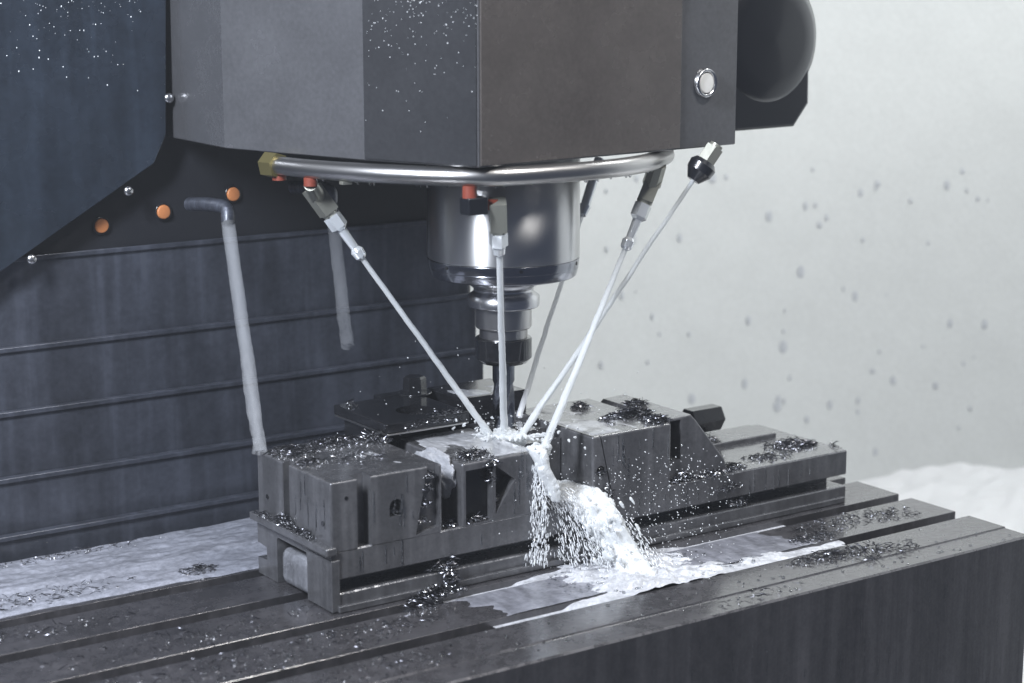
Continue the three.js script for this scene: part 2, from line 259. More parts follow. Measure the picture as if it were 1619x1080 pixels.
// ---------------------------------------------------------------- spindle, holder, tool
{
  const s = thing('spindle', 'polished steel spindle nose under the head', 'spindle');
  mesh('nose', lathe([[0.0, YH + 0.004], [0.0664, YH + 0.004], [0.0664, 0.2632], [0.0655, 0.2620]], 96), M.turned, s);
  mesh('nose_ring', lathe([[0.0655, 0.2617], [0.0662, 0.2610], [0.0656, 0.2545], [0.0650, 0.2541], [0.0650, 0.2536], [0.0654, 0.2532], [0.0636, 0.2468], [0.0622, 0.2457], [0.030, 0.2457]], 96), std({ color: lin(0.34, 0.35, 0.38), metalness: 1, roughness: 0.16 }), s);
  for (let k = 0; k < 6; k++) { const a = k / 6 * 6.283 + 0.9, x = Math.cos(a) * 0.0657, z = Math.sin(a) * 0.0657; mesh('screw', rod(V(x * 0.985, 0.2585, z * 0.985), V(x * 1.012, 0.2585, z * 1.012), 0.0016, 0.0016, 12), M.blackSteel, s); }
  const h = thing('tool_holder', 'steel collet tool holder with grooved flange and black nut', 'tool holder');
  mesh('flange', lathe([[0.026, 0.2456], [0.0305, 0.2450], [0.0312, 0.2440], [0.0312, 0.2385], [0.0262, 0.2345], [0.0262, 0.2315], [0.0316, 0.2275], [0.0316, 0.2195], [0.0306, 0.2182], [0.0245, 0.2180]], 72), M.chrome, h);
  mesh('shank', lathe([[0.0245, 0.2182], [0.0247, 0.2170], [0.0247, 0.2005], [0.0238, 0.1992], [0.019, 0.1990]], 64), M.satin, h);
  const th = []; for (let k = 0; k <= 9; k++) { th.push([0.0212, 0.1990 - k * 0.0009], [0.0204, 0.19855 - k * 0.0009]); }
  mesh('thread', lathe([[0.0205, 0.1993], ...th, [0.018, 0.189]], 48), M.satin, h);
  const nut = mesh('collet_nut', lathe([[0.0195, 0.1908], [0.0240, 0.1905], [0.0251, 0.1893], [0.0251, 0.1730], [0.0246, 0.1722], [0.0205, 0.1680], [0.0105, 0.1678], [0.0100, 0.1700]], 64), M.blackSteel, h);
  for (let k = 0; k < 6; k++) { const a = k / 6 * 6.283 + 0.35; const g = bx(-0.0022, 0.0022, 0.1735, 0.1885, 0.0248, 0.02525, 0.0001); g.rotateY(a); mesh('wrench_slot', g, M.blackPlastic, nut); }
  // four-flute end mill
  const e = thing('end_mill', 'dark four-flute end mill in the collet nut', 'cutting tool'), ring = 48, rows = 40, y0 = 0.1048, y1 = 0.172, pos = [], idx = [];
  for (let j = 0; j <= rows; j++) { const y = y0 + (y1 - y0) * j / rows, fl = 1 - sm(0.146, 0.152, y); for (let i = 0; i < ring; i++) { const a = i / ring * 6.28318, tw = (y - y0) / 0.045 * 1.57, q = ((a + tw) / 1.5708 % 1 + 1) % 1, r = 0.0098 * (1 - 0.30 * fl * Math.pow(Math.sin(Math.PI * Math.min(1, q * 1.25)), 1.0) * (q < 0.8 ? 1 : 0)); pos.push(Math.cos(a) * r, y, Math.sin(a) * r); } }
  for (let j = 0; j < rows; j++) for (let i = 0; i < ring; i++) { const a = j * ring + i, b = j * ring + (i + 1) % ring; idx.push(a, a + ring, b, b, a + ring, b + ring); }
  pos.push(0, y0 + 0.002, 0); const cc = pos.length / 3 - 1; for (let i = 0; i < ring; i++) idx.push(cc, i, (i + 1) % ring);
  let g = new THREE.BufferGeometry(); g.setAttribute('position', new THREE.Float32BufferAttribute(pos, 3)); g.setIndex(idx); g.computeVertexNormals(); g = toCreasedNormals(g, 0.6);
  mesh('fluted_body', g, M.tool, e);
}
// ---------------------------------------------------------------- machine vise
const ZV = 0.073, ZB = -0.055, XL = -0.217, XE = 0.352, YB = 0.0510, YJ = 0.1085;
{
  const v = thing('machine_vise', 'long grey steel machine vise clamped on the table', 'vise'), two = [M.viseTop, M.viseSide];
  // body: rail with a groove along both sides, an open end and a bored end
  const sec = [[ZV, 0.0005], [ZV, 0.0145], [ZV - 0.001, 0.0155], [ZV - 0.026, 0.0150], [ZV - 0.026, 0.0268], [ZV - 0.001, 0.0268], [ZV, 0.0278], [ZV, YB - 0.0012], [ZV - 0.0012, YB], [ZB + 0.0012, YB], [ZB, YB - 0.0012], [ZB, 0.0278], [ZB + 0.016, 0.0268], [ZB + 0.016, 0.0155], [ZB, 0.0145], [ZB, 0.0005]];
  const sh = new THREE.Shape(sec.map(([z, y]) => new THREE.Vector2(-z, y)));
  let g = new THREE.ExtrudeGeometry(sh, { depth: XE - XL, bevelEnabled: false }); g.rotateY(Math.PI / 2); g.translate(XL, 0, 0);
  const bore = new THREE.CylinderGeometry(0.0165, 0.0165, 0.06, 36); bore.translate(0.328, 0.05, 0.030);
  const body = mesh('body', cut(boxUV(g), bx(XL - 0.02, XL + 0.075, -0.01, 0.0405, -0.020, 0.032, 0.003), bore), two, v);
  mesh('end_foot', bx(XL - 0.001, XL + 0.007, 0.0006, 0.0440, 0.033, ZV + 0.0012, 0.001), two, body);
  mesh('base_strip', bx(XL + 0.004, XE - 0.004, 0.0004, 0.0060, ZV + 0.0002, ZV + 0.0045, 0.001), two, body);
  // jaw at the left end
  const hole = new THREE.CylinderGeometry(0.0062, 0.0062, 0.03, 28); hole.rotateX(Math.PI / 2); hole.translate(-0.1566, 0.0795, ZV);
  const recess = extr([[-0.1255, 0.1115], [-0.1150, 0.1115], [-0.1150, 0.0560], [-0.1380, 0.0520]], 0.02); recess.translate(0, 0, ZV - 0.0055);
  const jaw = mesh('end_jaw', cut(bx(XL, -0.112, YB - 0.002, YJ, ZB + 0.002, ZV + 0.0004, 0.0022),
    bx(-0.193, -0.180, 0.03, 0.13, ZV - 0.012, 0.1, 0.0004), bx(XL - 0.01, XL + 0.007, 0.04, 0.12, -0.006, 0.004, 0.0004), hole, bx(-0.1628, -0.1504, 0.0715, 0.0795, ZV - 0.01, ZV + 0.01, 0.0003), recess), two, v);
  mesh('ledge', bx(XL - 0.0065, XL + 0.004, YB - 0.003, YB + 0.0045, ZB - 0.003, ZV + 0.003, 0.002), two, jaw);
  mesh('set_screw', rod(V(-0.203, 0.094, ZV - 0.004), V(-0.203, 0.094, ZV + 0.0008), 0.0016, 0.0016, 12), M.blackSteel, jaw);
  mesh('set_screw', rod(V(XL - 0.0006, 0.072, 0.060), V(XL + 0.003, 0.072, 0.060), 0.0022, 0.0022, 12), M.blackSteel, jaw);
  mesh('set_screw', rod(V(XL - 0.0006, 0.072, -0.035), V(XL + 0.003, 0.072, -0.035), 0.0022, 0.0022, 12), M.blackSteel, jaw);
  // middle jaw with its sunken dark panel and three-cornered pocket
  const tri = extr([[-0.0585, 0.0985], [-0.0385, 0.0835], [-0.0585, 0.0560]], 0.03); tri.translate(0, 0, ZV - 0.018);
  const mid = mesh('middle_jaw', cut(bx(-0.092, -0.0145, YB - 0.002, 0.1052, -0.030, ZV + 0.0002, 0.0025), bx(-0.0885, -0.0612, 0.052, 0.0985, ZV - 0.012, 0.1, 0.0005), tri), two, v);
  mesh('sunken_panel', bx(-0.0880, -0.0617, 0.0525, 0.0980, ZV - 0.0118, ZV - 0.0085, 0.0004), M.blackSteel, mid);
  // moving jaw
  const seam = extr([[0.0500, 0.115], [0.0512, 0.115], [0.0682, 0.045], [0.0668, 0.045]], 0.02); seam.translate(0, 0, ZV - 0.006);
  const eyeHole = new THREE.CylinderGeometry(0.0046, 0.0046, 0.03, 24); eyeHole.rotateX(Math.PI / 2); eyeHole.translate(0.0528, 0.0765, ZV);
  const mv = mesh('moving_jaw', cut(bx(0.0435, 0.1325, YB - 0.002, 0.1085, -0.050, ZV, 0.0025), seam, eyeHole), two, v);
  const wedge = extr([[0.1328, YB - 0.002], [0.1328, 0.1075], [0.136, 0.1105], [0.1600, 0.1115], [0.1655, 0.1060], [0.2010, 0.0640], [0.2060, YB - 0.002]], 0.098, 0.0015); wedge.translate(0, 0, -0.032);
  mesh('sloped_brace', cut(wedge, bx(0.1350, 0.1475, 0.072, 0.1085, 0.045, 0.09, 0.0004)), two, mv);
  const kb = onZ(1115, 662, -0.035), knob = mesh('clamp_screw', merge(rod(V(kb.x - 0.022, kb.y, -0.035), V(kb.x + 0.0145, kb.y, -0.035), 0.0135, 0.0135, 6, true), rod(V(kb.x + 0.0145, kb.y, -0.035), V(kb.x + 0.0175, kb.y, -0.035), 0.0135, 0.0105, 6, true), rod(V(kb.x - 0.06, kb.y, -0.035), V(kb.x - 0.02, kb.y, -0.035), 0.009, 0.009, 20)), M.blackSteel, v);
  const c0 = onZ(1228, 684, -0.004), bar = mesh('guide_bar', bx(0.195, c0.x, c0.y - 0.0095, c0.y, -0.045, -0.004, 0.0015), two, v);
  mesh('guide_bar', bx(0.195, c0.x - 0.004, YB + 0.0005, c0.y - 0.0100, -0.042, -0.007, 0.0015), two, v);
  void knob; void bar;
}
// ---------------------------------------------------------------- things held in the vise
{
  const w = thing('workpiece', 'wet grey steel workpiece under the end mill', 'workpiece');
  mesh('block', cut(bx(-0.0140, 0.0430, YB + 0.0005, 0.1030, -0.048, 0.028, 0.0015), bx(-0.02, 0.05, 0.0985, 0.12, 0.004, 0.05, 0.0005)), [M.viseTop, M.viseSide], w);
  const p = thing('bored_plate', 'dark flat steel plate with a large bore on a support block', 'plate');
  const bore = new THREE.CylinderGeometry(0.017, 0.017, 0.05, 40); bore.translate(-0.066, 0.12, -0.042);
  mesh('plate', cut(bx(-0.115, -0.030, 0.1165, 0.1252, -0.101, -0.009, 0.0012), bore), M.blackSteel, p);
  mesh('edge_strip', bx(-0.1145, -0.0305, 0.1145, 0.1163, -0.1005, -0.0095, 0.0006), M.satin, p);
  const s = thing('support_block', 'dark steel block under the bored plate', 'block'); mesh('block', bx(-0.108, -0.036, YB + 0.0005, 0.1143, -0.095, -0.034, 0.0012), M.blackSteel, s);
  const b = thing('rear_block', 'steel block with wet white top behind the end mill', 'block');
  const q = onY(684, 613, 0.125); mesh('block', bx(-0.010, 0.062, 0.02, 0.1255, -0.112, -0.052, 0.0015), M.blackSteel, b); void q;
  const h = onY(654, 621, 0.1252), bt = thing('hex_bolt', 'black hex head bolt behind the bored plate', 'bolt', null, V(h.x, 0.1255, -0.0985));
  const cap = lathe([[0, 0.0158], [0.0085, 0.0158], [0.0105, 0.0140], [0.0110, 0.002], [0.0110, 0]], 6); let gg = cap.toNonIndexed(); gg.computeVertexNormals(); mesh('head', gg, M.blackSteel, bt);
  mesh('washer', lathe([[0, 0.0012], [0.0150, 0.0012], [0.0155, 0.0004], [0.0155, -0.0002]], 36), M.blackSteel, bt);
  mesh('stud', rod(V(0, -0.06, 0), V(0, 0, 0), 0.006, 0.006, 16), M.blackSteel, bt);
  const cs = thing('clamp_strap', 'dark clamp strap under the hex head bolt', 'clamp'); mesh('strap', bx(h.x - 0.034, -0.012, 0.1130, 0.1250, -0.116, -0.1015, 0.001), M.blackSteel, cs);
}
{ // pale coolant-coated block between the feet of the vise
  const g = bx(XL + 0.001, XL + 0.07, 0.0006, 0.0330, -0.0185, 0.0310, 0.008);
  tag(mesh('coated_block', g, phy({ color: lin(0.24, 0.245, 0.27), roughness: 0.45, map: T.milkFlow, bumpMap: T.streakBump, bumpScale: 0.0015, clearcoat: 0.6, clearcoatRoughness: 0.2 })), 'pale foam-coated block between the feet of the vise', 'block');
}
// ---------------------------------------------------------------- coolant ring, nozzles and jets
const ringPx = [[436, 261.5], [500, 268], [622, 275.5], [770, 279.5], [900, 272.5], [978, 265], [1024, 257], [1046, 249], [1052, 243]];
const ringPts = ringPx.map(([x, y]) => onY(x, y, YR)), ringCurve = new THREE.CatmullRomCurve3([...ringPts, ringPts[8].clone().add(V(0.012, 0.006, -0.035)), ringPts[8].clone().add(V(0.012, 0.03, -0.06))]);
const ringAt = (px) => { let best = null, bd = 1e9; for (let k = 0; k <= 400; k++) { const p = ringCurve.getPoint(k / 400 * 0.9), r = p.clone().sub(eye), x = CX + FOCAL * r.dot(right) / r.dot(fwd); if (Math.abs(x - px) < bd) { bd = Math.abs(x - px); best = p; } } return best; };
{
  const r = thing('coolant_ring', 'bent bright steel coolant pipe under the spindle head', 'pipe');
  mesh('pipe', new THREE.TubeGeometry(ringCurve, 120, 0.0078, 24, false), M.satin, r);
  const a = ringPts[0], d = ringPts[0].clone().sub(ringPts[1]).normalize();
  const cap = mesh('brass_cap', rod(a.clone().addScaledVector(d, -0.004), a.clone().addScaledVector(d, 0.0105), 0.0112, 0.0112, 6, true), M.brass, r); cap.userData.label = 'yellow brass hexagonal end cap';
  mesh('sealing', rod(a.clone().add(V(0.003, -0.0125, 0)), a.clone().add(V(0.003, -0.0085, 0)), 0.006, 0.006, 16), M.red, r);
  const f = ringAt(547); mesh('flat_screw', bx(f.x - 0.0045, f.x + 0.0045, f.y - 0.0105, f.y - 0.0078, f.z - 0.003, f.z + 0.003, 0.0005), M.nickel, r);
}
const noz = (a, b) => a.clone().lerp(b, 1);
const target = { a: onY(776, 690, 0.106), b: onY(798, 690, 0.106), c: onY(862, 706, 0.106), d: onY(824, 690, 0.106), e: onY(824, 648, 0.112) };
function bodyRod(a, b, r1, r2, seg, flat) { return rod(a, b, r1, r2, seg, flat); }
function nozzle(label, elbow, goal, len, group) {          // elbow block, hexagon, clear barrel, tip along the line to the goal
  const n = thing('coolant_nozzle', label, 'nozzle', group), d = goal.clone().sub(elbow).normalize(), at = (s) => elbow.clone().addScaledVector(d, s);
  mesh('elbow', merge(bodyRod(at(-0.010), at(0.016), 0.0098, 0.0098, 4, true), bodyRod(at(0.016), at(0.019), 0.0072, 0.006, 16)), M.nickel, n);
  mesh('hex_nut', merge(rod(at(0.019), at(0.031), 0.0078, 0.0078, 6, true), rod(at(0.031), at(0.034), 0.0078, 0.0045, 6, true)), M.clear, n);
  mesh('barrel', rod(at(0.034), at(len - 0.011), 0.0042, 0.0036, 20), M.clear, n);
  mesh('tip', merge(rod(at(len - 0.011), at(len - 0.008), 0.0038, 0.0058, 20), rod(at(len - 0.008), at(len - 0.002), 0.0058, 0.0052, 20), rod(at(len - 0.002), at(len), 0.0052, 0.0036, 20)), M.clear, n);
  return { n, tip: at(len), d };
}
function jetGeo(a, b, r1, r2, seed, rows = 160, seg = 16, wob = 0.0022) {
  const d = b.clone().sub(a), L = d.length(); d.normalize(); const u = V(0, 1, 0).cross(d).normalize(), w = d.clone().cross(u), pos = [], uv = [], idx = [];
  for (let j = 0; j <= rows; j++) { const t = j / rows, r0 = r1 + (r2 - r1) * Math.pow(t, 1.4), ox = wob * fbm(t * L * 22, seed, 1) * (0.3 + t), oy = wob * fbm(t * L * 22, seed + 9, 2) * (0.3 + t);
    for (let i = 0; i <= seg; i++) { const th = i / seg * 6.28318, rr = 0.5 + 2.2 * t * t, r = r0 * (1 + 0.22 * rr * fbm(Math.cos(th) * 1.3 + seed, Math.sin(th) * 1.3, t * L * 30) + 0.16 * rr * fbm(Math.cos(th) * 2.5, Math.sin(th) * 2.5 + seed, t * L * 110)); const q = a.clone().addScaledVector(d, t * L).addScaledVector(u, Math.cos(th) * r + ox).addScaledVector(w, Math.sin(th) * r + oy); pos.push(q.x, q.y, q.z); uv.push(t * L * 2, i / seg * 0.12); } }
  for (let j = 0; j < rows; j++) for (let i = 0; i < seg; i++) { const k = j * (seg + 1) + i; idx.push(k, k + 1, k + seg + 1, k + 1, k + seg + 2, k + seg + 1); }
  const g = new THREE.BufferGeometry(); g.setAttribute('position', new THREE.Float32BufferAttribute(pos, 3)); g.setAttribute('uv', new THREE.Float32BufferAttribute(uv, 2)); g.setIndex(idx); g.computeVertexNormals(); return g;
}
const jets = [];
function jet(label, a, b, r1, r2, seed, m = M.jet, group = 'coolant jets aimed at the end mill') { jets.push([a, b]); const e = b.clone().addScaledVector(b.clone().sub(a).normalize(), 0.007); return tag(mesh('coolant_jet', jetGeo(a, e, r1, r2, seed), m), label, 'coolant jet', group); }
const NG = 'coolant nozzles under the spindle head';
{
  let rp = ringAt(490), el = onY(503, 312, rp.y - 0.026), k = nozzle('metal coolant nozzle hanging beside the brass end cap', el, target.a, 0.064, NG);
  mesh('sealing', rod(rp.clone().add(V(0, -0.014, 0)), rp.clone().add(V(0, -0.007, 0)), 0.0058, 0.0058, 16), M.red, k.n);
  mesh('stem', rod(rp.clone().add(V(0, -0.013, 0)), el.clone(), 0.0058, 0.007, 16), M.nickel, k.n);
  jet('white coolant jet from the nozzle beside the brass end cap', k.tip, target.a, 0.0022, 0.0031, 1.1);
  rp = ringAt(742); el = onY(787, 335, rp.y - 0.030); k = nozzle('coolant nozzle with a black elbow in front of the spindle', el, target.b, 0.041, NG);
  mesh('sealing', rod(rp.clone().add(V(0, -0.017, 0)), rp.clone().add(V(0, -0.007, 0)), 0.0060, 0.0060, 16), M.red, k.n);
  const be = rp.clone().add(V(0.004, -0.0235, 0)); const ebg = bx(be.x - 0.0095, be.x + 0.0095, be.y - 0.007, be.y + 0.007, be.z - 0.007, be.z + 0.007, 0.0015); mesh('black_elbow', ebg, M.blackPlastic, k.n);
  mesh('cross_piece', rod(be, el.clone().add(V(0, 0.006, 0)), 0.0045, 0.0045, 14), M.red, k.n);
  jet('white coolant jet falling in front of the tool holder', k.tip, target.b, 0.0025, 0.0033, 2.7);
  rp = ringAt(1040); el = onY(1030, 292, rp.y - 0.023); k = nozzle('metal coolant nozzle under the bent end of the steel pipe', el, target.c, 0.062, NG);
  mesh('stem', rod(rp.clone().add(V(0, -0.004, 0)), el.clone(), 0.008, 0.0085, 8, true), M.nickel, k.n);
  jet('white coolant jet from the nozzle under the bent pipe end', k.tip, target.c, 0.0024, 0.0036, 3.9);
  // black ball nozzle under the head's right corner
  const b0 = onY(1134, 228, 0.357), b1 = target.d, d = b1.clone().sub(b0).normalize(), at = (s) => b0.clone().addScaledVector(d, s), n = thing('coolant_nozzle', 'black ball coolant nozzle under the corner of the head cover', 'nozzle', NG);
  mesh('fitting', merge(rod(at(0.0035), at(0.020), 0.0088, 0.0088, 6, true), rod(at(0.0005), at(0.004), 0.006, 0.006, 12)), M.nickel, n); mesh('ball', merge(rod(at(0.018), at(0.022), 0.0095, 0.0125, 24), rod(at(0.022), at(0.029), 0.0125, 0.0118, 24), rod(at(0.029), at(0.038), 0.0118, 0.006, 24)), M.blackPlastic, n);
  jet('thin coolant jet from the black ball nozzle', at(0.037), b1, 0.0019, 0.0030, 5.2);
  const e0 = onZ(934, 296, -0.085), e1 = target.e, de = e1.clone().sub(e0).normalize(), n5 = thing('coolant_nozzle', 'clear coolant nozzle half hidden behind the spindle', 'nozzle', NG);
  mesh('barrel', rod(e0.clone().addScaledVector(de, -0.03), e0.clone().addScaledVector(de, 0.022), 0.0052, 0.0046, 20), M.clear, n5);
  mesh('tip', rod(e0.clone().addScaledVector(de, 0.020), e0.clone().addScaledVector(de, 0.030), 0.0058, 0.0040, 20), M.clear, n5);
  jet('thin coolant jet passing behind the collet nut', e0.clone().addScaledVector(de, 0.029), e1, 0.0020, 0.0026, 6.3, M.thinJet);
}
// tubes mirrored in the window pane, built as added pipes with translucent streams
for (const [x0, y0, x1, y1, side, seed, what] of [[358, 334, 411, 716, 0, 11, 'left end of the vise'], [522, 306, 549, 548, 1, 15, 'stepped way cover']]) {
  const end = side ? onZ(x1, y1, -0.245) : onY(x1, y1, 0.109), a = onZ(x0, y0, side ? -0.2 : -0.17);
  const p = thing('reflection_elbow', `added elbow shaped from a window reflection, towards the ${what}`, 'pipe', 'added elbows of the window reflections');
  const cv = new THREE.CatmullRomCurve3([a.clone().add(V(-0.012, 0.002, -0.05)), a.clone().add(V(-0.005, 0.0045, -0.015)), a.clone().add(V(0, 0.002, 0)), lerp(a, end, 0.05)]);
  mesh('pipe', new THREE.TubeGeometry(cv, 40, 0.0062, 16, false), M.cover, p);
  tag(mesh('reflection_tube', jetGeo(lerp(a, end, 0.04), end, 0.0060, 0.0058, seed, 140, 20, 0.0008), M.paneReflection), `cloudy tube shaped from a window reflection, ending at the ${what}`, 'coolant stream', 'window reflections shaped as tubes');
}
// ---------------------------------------------------------------- falling coolant
// liquid: tapered threads joined by a smooth minimum and meshed
function liquid(lo, hi, res, threads, blend, rough) {
  const mc = new MarchingCubes(res, M.milk, false, false, 400000), half = hi.clone().sub(lo).multiplyScalar(0.5), mid = lo.clone().add(hi).multiplyScalar(0.5), n3 = res * res * res, D = new Float32Array(n3).fill(1), step = half.clone().multiplyScalar(2 / res);
  for (const th of threads) for (let s = 0; s < th.length - 1; s++) {
    const [a, ra] = th[s], [b, rb] = th[s + 1], m = Math.max(ra, rb) + 0.006, ab = b.clone().sub(a), L2 = Math.max(1e-9, ab.lengthSq()), rng = ['x', 'y', 'z'].map((k) => [Math.max(0, Math.floor((Math.min(a[k], b[k]) - m - lo[k]) / step[k])), Math.min(res - 1, Math.ceil((Math.max(a[k], b[k]) + m - lo[k]) / step[k]))]);
    for (let z = rng[2][0]; z <= rng[2][1]; z++) for (let y = rng[1][0]; y <= rng[1][1]; y++) for (let x = rng[0][0]; x <= rng[0][1]; x++) {
      const px = lo.x + x * step.x - a.x, py = lo.y + y * step.y - a.y, pz = lo.z + z * step.z - a.z, t = Math.max(0, Math.min(1, (px * ab.x + py * ab.y + pz * ab.z) / L2)), d = Math.hypot(px - ab.x * t, py - ab.y * t, pz - ab.z * t) - (ra + (rb - ra) * t), k = (z * res + y) * res + x, e = D[k], h = Math.max(blend - Math.abs(d - e), 0) / blend; D[k] = Math.min(d, e) - h * h * blend * 0.25;
    }
  }
  for (let z = 0; z < res; z++) for (let y = 0; y < res; y++) for (let x = 0; x < res; x++) { const k = (z * res + y) * res + x; if (D[k] < 0.006) { const X = lo.x + x * step.x, Y = lo.y + y * step.y, Z = lo.z + z * step.z, u = X * 0.9 + Y * 0.5; D[k] += rough * (fbm(u * 260, Y * 18 + u * 30, Z * 220, 2) + 0.35 * fbm(X * 90, Y * 90, Z * 90, 1)); } mc.field[k] = -D[k]; }
  mc.isolation = 0; mc.update(); const c = mc.count, pos = new Float32Array(c * 3), uv = new Float32Array(c * 2);
  for (let i = 0; i < c; i++) { const P = ['x', 'y', 'z'].map((k, q) => mid[k] + mc.positionArray[3 * i + q] * half[k]); pos.set(P, 3 * i); uv.set([P[1] * 1.5, P[0] + P[2]], 2 * i); }
  let g = new THREE.BufferGeometry(); g.setAttribute('position', new THREE.BufferAttribute(pos, 3)); g = mergeVertices(g, 1e-6); g.computeVertexNormals();
  const p2 = g.attributes.position, u2 = new Float32Array(p2.count * 2); for (let i = 0; i < p2.count; i++) u2.set([p2.getY(i) * 1.5, p2.getX(i) + p2.getZ(i)], 2 * i); g.setAttribute('uv', new THREE.BufferAttribute(u2, 2)); return g;
}
{
  const side = V(0.82, 0, 0.57), threads = [];
  const bundle = (n, pts, wide, ra, rb, jit) => { for (let k = 0; k < n; k++) { const o = rnd() * 2 - 1, c = new THREE.CatmullRomCurve3(pts.map((p, i) => p.clone().addScaledVector(side, o * wide[i]).add(V(R(-jit, jit), R(-jit, jit), R(-jit, jit) + Math.abs(o) * 0.002)))), t0 = R(0, 0.3), t1 = rnd() < 0.75 ? 1 : R(0.8, 1.0), th = []; for (let q = 0; q <= 9; q++) { const t = t0 + (t1 - t0) * q / 9; th.push([c.getPoint(t), (ra + (rb - ra) * t) * R(0.82, 1.12) * Math.min(1, 0.35 + 3 * (1 - q / 9.5))]); } threads.push(th); } };
  const main = [onZ(880, 768, 0.030), onZ(908, 780, 0.060), onZ(934, 800, 0.083), onZ(956, 832, 0.098), onZ(980, 868, 0.108), onY(1008, 910, 0.001)];
  bundle(46, main, [0.006, 0.017, 0.016, 0.011, 0.009, 0.012], 0.0034, 0.0036, 0.0016);
  const fall = [];                                          // stretched droplets flying along with the gush
  const trail = (n, pts, wide, spread) => { const c = new THREE.CatmullRomCurve3(pts); for (let k = 0; k < n; k++) { const t = R(0.02, 0.98), d = c.getTangent(t), o = R(-1, 1), p = c.getPoint(t).addScaledVector(side, o * wide * (0.4 + 0.8 * t)).add(V(R(-spread, spread), R(-spread, spread), R(-spread, spread * 2))), r = R(0.00016, 0.00042); if (p.y > 0.001) fall.push([p, r, r * R(2, 9), r, new THREE.Quaternion().setFromUnitVectors(V(0, 1, 0), d.add(V(R(-0.15, 0.15), 0, R(-0.15, 0.15))).normalize())]); } };
  trail(1500, main, 0.026, 0.005);
  trail(900, [onZ(872, 772, 0.070), onZ(890, 790, 0.079), onZ(905, 822, 0.084), onZ(917, 860, 0.090), onZ(926, 892, 0.096)], 0.020, 0.004);
  trail(700, [onZ(850, 730, 0.0760), onZ(851, 780, 0.0780), onZ(852, 830, 0.080), onZ(849, 895, 0.083)], 0.008, 0.002);
  beads('gush_droplets', 'stretched coolant droplets flying off the white gush', fall, M.milkDrop);
  bundle(10, [onZ(836, 708, 0.055), onZ(850, 714, 0.076), onZ(858, 738, 0.079), onZ(868, 764, 0.081), onZ(876, 790, 0.083)], [0.009, 0.005, 0.004, 0.005, 0.006], 0.0019, 0.0011, 0.0014);
  for (let k = 0; k < 60; k++) { const f = rnd(), p = lerp(main[2], main[5], f).addScaledVector(side, R(-1, 1) * (0.024 + 0.02 * f)).add(V(0, R(-0.01, 0.018), R(0, 0.015))), r = R(0.0006, 0.0014); threads.push([[p, r], [p.clone().add(V(0.002, -0.004, 0.002)), r * 0.6]]); }
  tag(mesh('coolant_gush', liquid(V(-0.075, -0.004, 0.015), V(0.115, 0.112, 0.155), 152, threads, 0.0036, 0.0034), M.milk), 'white gush of coolant pouring off the vise onto the table', 'coolant');
}
{ // crown of splash where the jets meet the work
  const threads = [], hit = [target.a, target.b, target.d, target.c];
  for (const h of hit) {
    threads.push([[h.clone().add(V(0, -0.004, 0)), 0.0052], [h.clone().add(V(0.002, -0.001, 0.001)), 0.0036]]);
    for (let k = 0; k < (h === target.c ? 9 : 24); k++) { const a = R(0, 6.283), v = R(0.004, h === target.c ? 0.010 : 0.022), up = R(0.002, 0.012), d = V(Math.cos(a), 0, Math.sin(a)), th = [], r = R(0.0006, 0.0013); for (let q = 0; q <= 5; q++) { const t = q / 5; th.push([h.clone().addScaledVector(d, 0.003 + v * t).add(V(0, -0.003 + up * 4 * t * (1 - 0.75 * t) * 0.5, 0)), r * (1.5 - 1.0 * t)]); } threads.push(th); }
  }
  for (let k = 0; k < 90; k++) { const h = hit[Math.floor(rnd() * 4)], p = h.clone().add(V(R(-0.03, 0.03), R(0, 0.016), R(-0.03, 0.03))), r = R(0.0006, 0.0012); threads.push([[p, r], [p.clone().add(V(R(-0.002, 0.002), R(-0.001, 0.002), R(-0.002, 0.002))), r * 0.6]]); }
  tag(mesh('coolant_splash', liquid(V(-0.055, 0.092, -0.035), V(0.055, 0.132, 0.105), 136, threads, 0.0022, 0.0008), M.jet), 'ragged crown of coolant splash round the tip of the end mill', 'coolant');
}
// ---------------------------------------------------------------- foam, puddles and films on the table
function field(x0, x1, z0, z1, nx, nz, h, floor = -0.02) {
  const pos = [], uv = [], idx = []; for (let j = 0; j <= nz; j++) for (let i = 0; i <= nx; i++) { const x = x0 + (x1 - x0) * i / nx, z = z0 + (z1 - z0) * j / nz; pos.push(x, h(x, z), z); uv.push(x, z); }
  for (let j = 0; j < nz; j++) for (let i = 0; i < nx; i++) { const k = j * (nx + 1) + i, ys = [k, k + 1, k + nx + 1, k + nx + 2].map((q) => pos[3 * q + 1]); if (Math.max(...ys) < floor) continue; idx.push(k, k + nx + 1, k + 1, k + 1, k + nx + 1, k + nx + 2); }
  const g = new THREE.BufferGeometry(); g.setAttribute('position', new THREE.Float32BufferAttribute(pos, 3)); g.setAttribute('uv', new THREE.Float32BufferAttribute(uv, 2)); g.setIndex(idx); g.computeVertexNormals(); return g;
}
const land = onY(1003, 908, 0);
const foamH = (x, z) => {                                   // heap of foam where the gush lands, running off along the slot
  const dx = x - land.x, dz = z - land.z, along = dx > 0 ? dx / (0.10 + 0.14 * sm(0.140, 0.165, z)) : -dx / 0.085, edge = Math.hypot(along, dz / 0.065);
  const m = 1 - edge + 0.55 * fbm(x * 24, z * 34, 3.3, 4);
  return -0.0015 + 0.0062 * sm(0, 0.75, m) + (m > 0 ? 0.0060 * sm(0, 0.6, m) * fbm(x * 60 + 2 * fbm(x * 20, z * 20, 1, 2), z * 85, 8, 3) : 0) - 0.004 * sm(0, -0.3, m);
};
